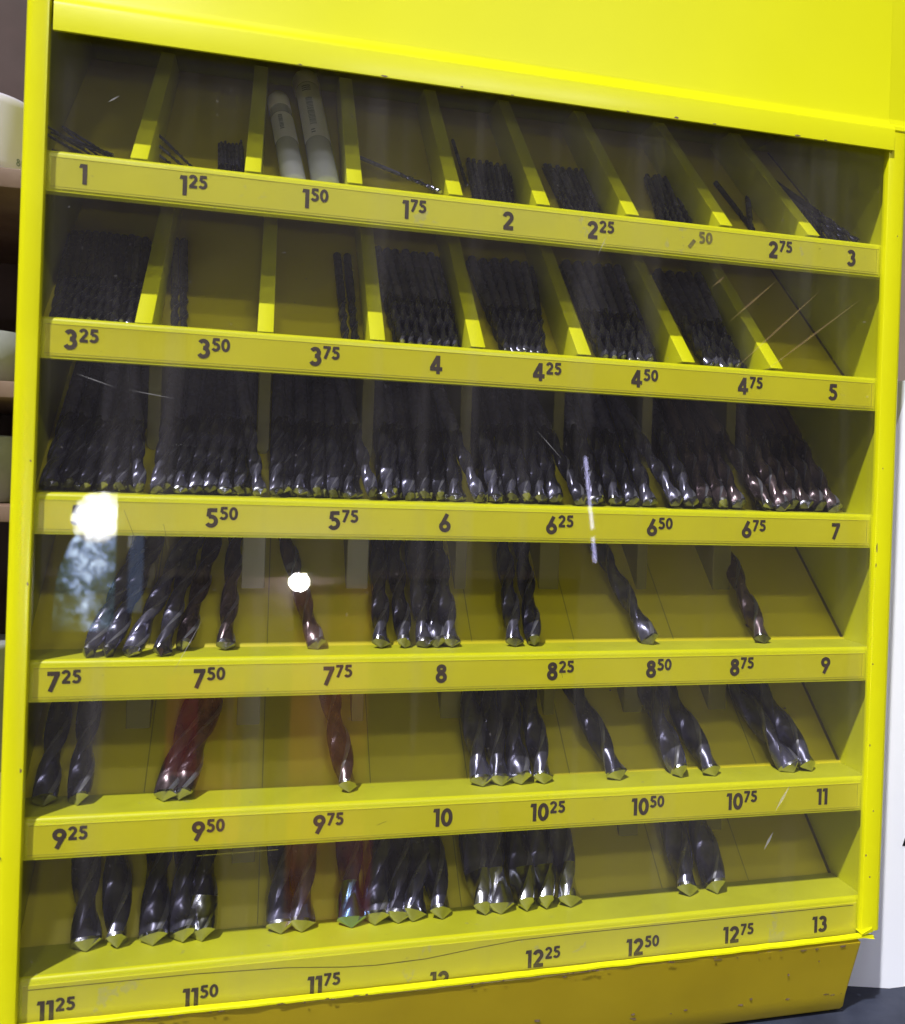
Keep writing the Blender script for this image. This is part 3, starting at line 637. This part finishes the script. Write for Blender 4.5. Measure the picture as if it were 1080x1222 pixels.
extrude_y('printed_mark', [(390.5, 31.5), (395.0, 31), (392.5, 37)], 23.8, 23.9, MPHONE, bd)
# shelf rack at the left
rk = thing('wooden_rack', 'brown wooden rack with open shelves behind the left edge of the cabinet', 'rack', (-60, 160, -38.6))
rk.location = (0, 0, 0)
box('rack_back', (-330, -16, 300, 306, -38, 560), MDARKW, rk)
for z, h_ in ((337.0, 9.4), (236, 8), (176, 8), (40, 9)):
    b = box('rack_shelf', (-330, -17, 120, 299, z, z + h_), MWOOD, rk, bevel=.8)
box('rack_upright', (-336, -330.2, 118, 305, -38, 560), MDARKW, rk, bevel=.8)
jar = thing('enamel_jar', 'pale blue white jar with grey lettering on the wooden shelf left of the cabinet', 'jar', (-66, 150, 346.6))
lathe('jar_body', [(22, 0), (24.6, .8), (25.8, 3), (26, 6), (26, 34), (25.6, 37.5), (24.5, 39), (23.4, 39.1), (23, 37), (22.8, 8), (22, 4)], MJAR, jar, n=48)
def curved_text(s, ang, z, h, R, par):
    v, f, wd = text_mesh([(s, h, 0, 0)], .17)
    vv = []
    for a, b_, l in v:
        th_ = math.radians(ang) + (a - wd/2)/R; vv.append(((R+.05+.02*l)*math.cos(th_), (R+.05+.02*l)*math.sin(th_), z + b_))
    return meshobj('lettering', vv, f, MGREYT, par)
curved_text('80', -32, 5.5, 3.8, 26, jar)
curved_text('5', -26, 11.5, 3.8, 26, jar)
g = thing('tumbler', 'dull grey metal tumbler on the middle rack shelf', 'tumbler', (-60, 150, 244.2))
lathe('tumbler_body', [(14, 0), (16, .6), (18.5, 26), (17.6, 26), (15.0, 2.4), (9, 2.2)], MCAPD, g)
cp = thing('white_cup', 'small white cup on the lower rack shelf left of the cabinet', 'cup', (-58, 150, 184.2))
lathe('cup_body', [(11, 0), (13, .6), (16.5, 24), (17.2, 33), (16.6, 34), (16, 33), (12, 3), (8, 2)], MCAPD, cp)
tn = thing('steel_tin', 'dull steel tin on the lowest rack shelf', 'tin', (-58, 150, 49.2))
lathe('tin_body', [(16, 0), (17, .5), (17, 60), (17.6, 61), (17.6, 64), (16.6, 64.5), (3, 64)], MCAPD, tn)

# ------------------------------------------------------------------ what the pane reflects: the room behind the photographer
def room(o): return o
win = thing('room_window', 'bright window behind the photographer with trees outside', 'window', (0, 0, 0))
# seen mirrored: sky above, foliage below
MSKY = emit('window_sky', (.95, .97, 1.0), 26)
MTREES = emit('window_foliage', (1, 1, 1), 7.0, (44, [(.36, (.01, .03, .04)), (.47, (.08, .15, .17)), (.56, (.28, .42, .75)), (.66, (1.2, 1.5, 1.9))]))
nt = MTREES.node_tree; NN, LL = nt.nodes, nt.links      # glow fades towards both sides, a soft edge put into its colour
tcn = NN.new('ShaderNodeTexCoord'); sx_ = NN.new('ShaderNodeSeparateXYZ'); LL.new(tcn.outputs['Object'], sx_.inputs[0])
m_a = NN.new('ShaderNodeMath'); m_a.operation = 'ADD'; m_a.inputs[1].default_value = .266; LL.new(sx_.outputs[0], m_a.inputs[0])
m_b = NN.new('ShaderNodeMath'); m_b.operation = 'ABSOLUTE'; LL.new(m_a.outputs[0], m_b.inputs[0])
m_c = NN.new('ShaderNodeMath'); m_c.operation = 'MULTIPLY_ADD'; m_c.inputs[1].default_value = -3.2; m_c.inputs[2].default_value = .11; LL.new(m_b.outputs[0], m_c.inputs[0])
nz = [q for q in NN if q.type == 'TEX_NOISE'][0]; rp_ = [q for q in NN if q.type == 'VALTORGB'][0]
m_e = NN.new('ShaderNodeMath'); m_e.operation = 'MULTIPLY_ADD'; m_e.inputs[1].default_value = .9; LL.new(sx_.outputs[2], m_e.inputs[0]); LL.new(m_c.outputs[0], m_e.inputs[2])
m_d = NN.new('ShaderNodeMath'); m_d.operation = 'ADD'; LL.new(nz.outputs[0], m_d.inputs[0]); LL.new(m_e.outputs[0], m_d.inputs[1]); LL.new(m_d.outputs[0], rp_.inputs[0])
def quad_at(name, y, x0, x1, z0, z1, m, par, th=6):
    return box(name, (x0, x1, y - th, y, z0, z1), m, par)
extrude_y('bright_sky', [(-268, 50), (-288, 66), (-297, 96), (-286, 128), (-264, 145), (-238, 150), (-205, 147), (-192, 132), (-194, 88), (-212, 62), (-236, 48)], -1506, -1500, MSKY, win)
nt = MSKY.node_tree; NN, LL = nt.nodes, nt.links          # sky glow painted brightest in the middle, fading out at a noisy edge
tcn = NN.new('ShaderNodeTexCoord'); mpn = NN.new('ShaderNodeMapping'); mpn.inputs['Location'].default_value = (.246*17, 0, -.098*17); mpn.inputs['Scale'].default_value = (17, 0, 17)
LL.new(tcn.outputs['Object'], mpn.inputs['Vector']); ln = NN.new('ShaderNodeVectorMath'); ln.operation = 'LENGTH'; LL.new(mpn.outputs[0], ln.inputs[0])
nn = NN.new('ShaderNodeTexNoise'); nn.inputs['Scale'].default_value = 60; nn.inputs['Detail'].default_value = 5; LL.new(tcn.outputs['Object'], nn.inputs['Vector'])
ma = NN.new('ShaderNodeMath'); ma.operation = 'MULTIPLY_ADD'; ma.inputs[1].default_value = .9; LL.new(nn.outputs[0], ma.inputs[0]); LL.new(ln.outputs['Value'], ma.inputs[2])
mr_ = NN.new('ShaderNodeMapRange'); mr_.inputs[1].default_value = .85; mr_.inputs[2].default_value = 1.4; mr_.inputs[3].default_value = 30; mr_.inputs[4].default_value = 2.5
LL.new(ma.outputs[0], mr_.inputs[0]); em = [q for q in NN if q.type == 'EMISSION'][0]; LL.new(mr_.outputs[0], em.inputs[1])
extrude_y('window_view', [(-286, 66), (-300, 40), (-318, -10), (-324, -60), (-326, -146), (-212, -146), (-208, 0), (-206, 90), (-262, 90)], -1512, -1507, MTREES, win)
quad_at('window_frame', -1497, -364, -346, -140, 160, MFRAMEW, win, 14)
quad_at('window_frame', -1497, -211, -190, -140, 160, MFRAMEW, win, 14)
quad_at('window_frame', -1497, -326, -211, -146, -128, MFRAMEW, win, 14)
quad_at('window_pane', -1500, -189, -180, 40, 62, MSKY, win)
quad_at('window_pane', -1500, -187, -160, -90, 66, emit('window_dim_sky', (.25, .35, .6), 1.6), win)
lp = thing('room_lamp', 'small round lit lamp behind the photographer', 'lamp', (149, -1500, -29))
lathe('lamp_bulb', [(2, -17), (12, -14), (19, -4), (20, 4), (13, 14), (8, 19), (3, 20)], emit('lamp_glow', (1, 1, .98), 420), lp)
lathe('lamp_shade', [(30, 20), (44, 26), (40, 31), (12, 44), (5, 45)], MFRAMEW, lp)
tl = thing('tube_lamp', 'thin tube lamp behind the photographer', 'lamp', (0, 0, 0))
def bar3(name, a, b, R, m, par, n=10):
    a, b = V(a), V(b); q = V((0, 0, 1)).rotation_difference((b-a).normalized()); Lh = (b-a).length
    o = lathe(name, [(R*.8, 0), (R, Lh*.02), (R, Lh*.98), (R*.8, Lh)], m, par, n); o.location = a*S; o.rotation_mode = 'QUATERNION'; o.rotation_quaternion = q
    return o
bar3('lamp_tube', (774, -1500, 259), (797, -1500, 95), 3.2, emit('tube_glow', (.62, .60, 1.0), 12), tl)
bar3('lamp_tube', (799, -1500, 78), (806, -1500, 20), 3.2, bpy.data.materials['tube_glow'], tl)
MGLOWO = emit('orange_added_glow', (.62, .20, .04), 1.0, (4.5, [(.36, (.10, .03, .008)), (.62, (.95, .34, .07))]))  # emission stands in for orange patches mirrored in the pane
MGLOWR = emit('red_added_glow', (.5, .05, .04), 1.0, (4, [(.36, (.16, .015, .015)), (.62, (.70, .10, .05))]))
cu = thing('orange_glowcloth', 'orange curtain added for its mirrored patch, behind the photographer', 'glowcloth')  # made-up glowing cloth, added only to be mirrored
def drape(name, x0, x1, z0, z1, y, m, par, folds=7):
    n = folds*8; v = []
    for i in range(n+1):
        x = x0 + (x1-x0)*i/n; yy = y + 10*math.sin(i/8*2*math.pi); v += [(x, yy, z0), (x, yy, z1)]
    return meshobj(name, v, [(2*i, 2*i+2, 2*i+3, 2*i+1) for i in range(n)], m, par, smooth=True)
drape('glowcloth_sheet', 140, 302, -900, -34, -1500, MGLOWO, cu)
drape('glowcloth_red_sheet', 215, 318, -900, -560, -1475, MGLOWR, cu)
cr = thing('red_glowcloth', 'red and orange curtain added for its mirrored patch, left of the photographer', 'glowcloth')  # second added glow, for the mirrored patch at the left
drape('glowcloth_sheet', -45, 45, -560, -225, -1490, MGLOWO, cr, 4)
drape('glowcloth_sheet', -105, -42, -420, -215, -1490, MGLOWR, cr, 3)
ph = thing('phone', 'black phone held up in front of the cabinet to take the picture', 'phone')
box('phone_body', (2, 76, -349.5, -341.5, 188, 222), MPHONE, ph, bevel=3, seg=3)

ct = thing('blocker', 'added dark brown counter behind the photographer', 'blocker')
box('blocker_front', (-560, 790, -1620, -1560, -900, -34), MDARKW, ct, bevel=3)  # unseen dark box added to darken the lower pane reflection
box('blocker_top', (-570, 800, -1700, -1550, -33.9, -24), MDARKW, ct, bevel=2)
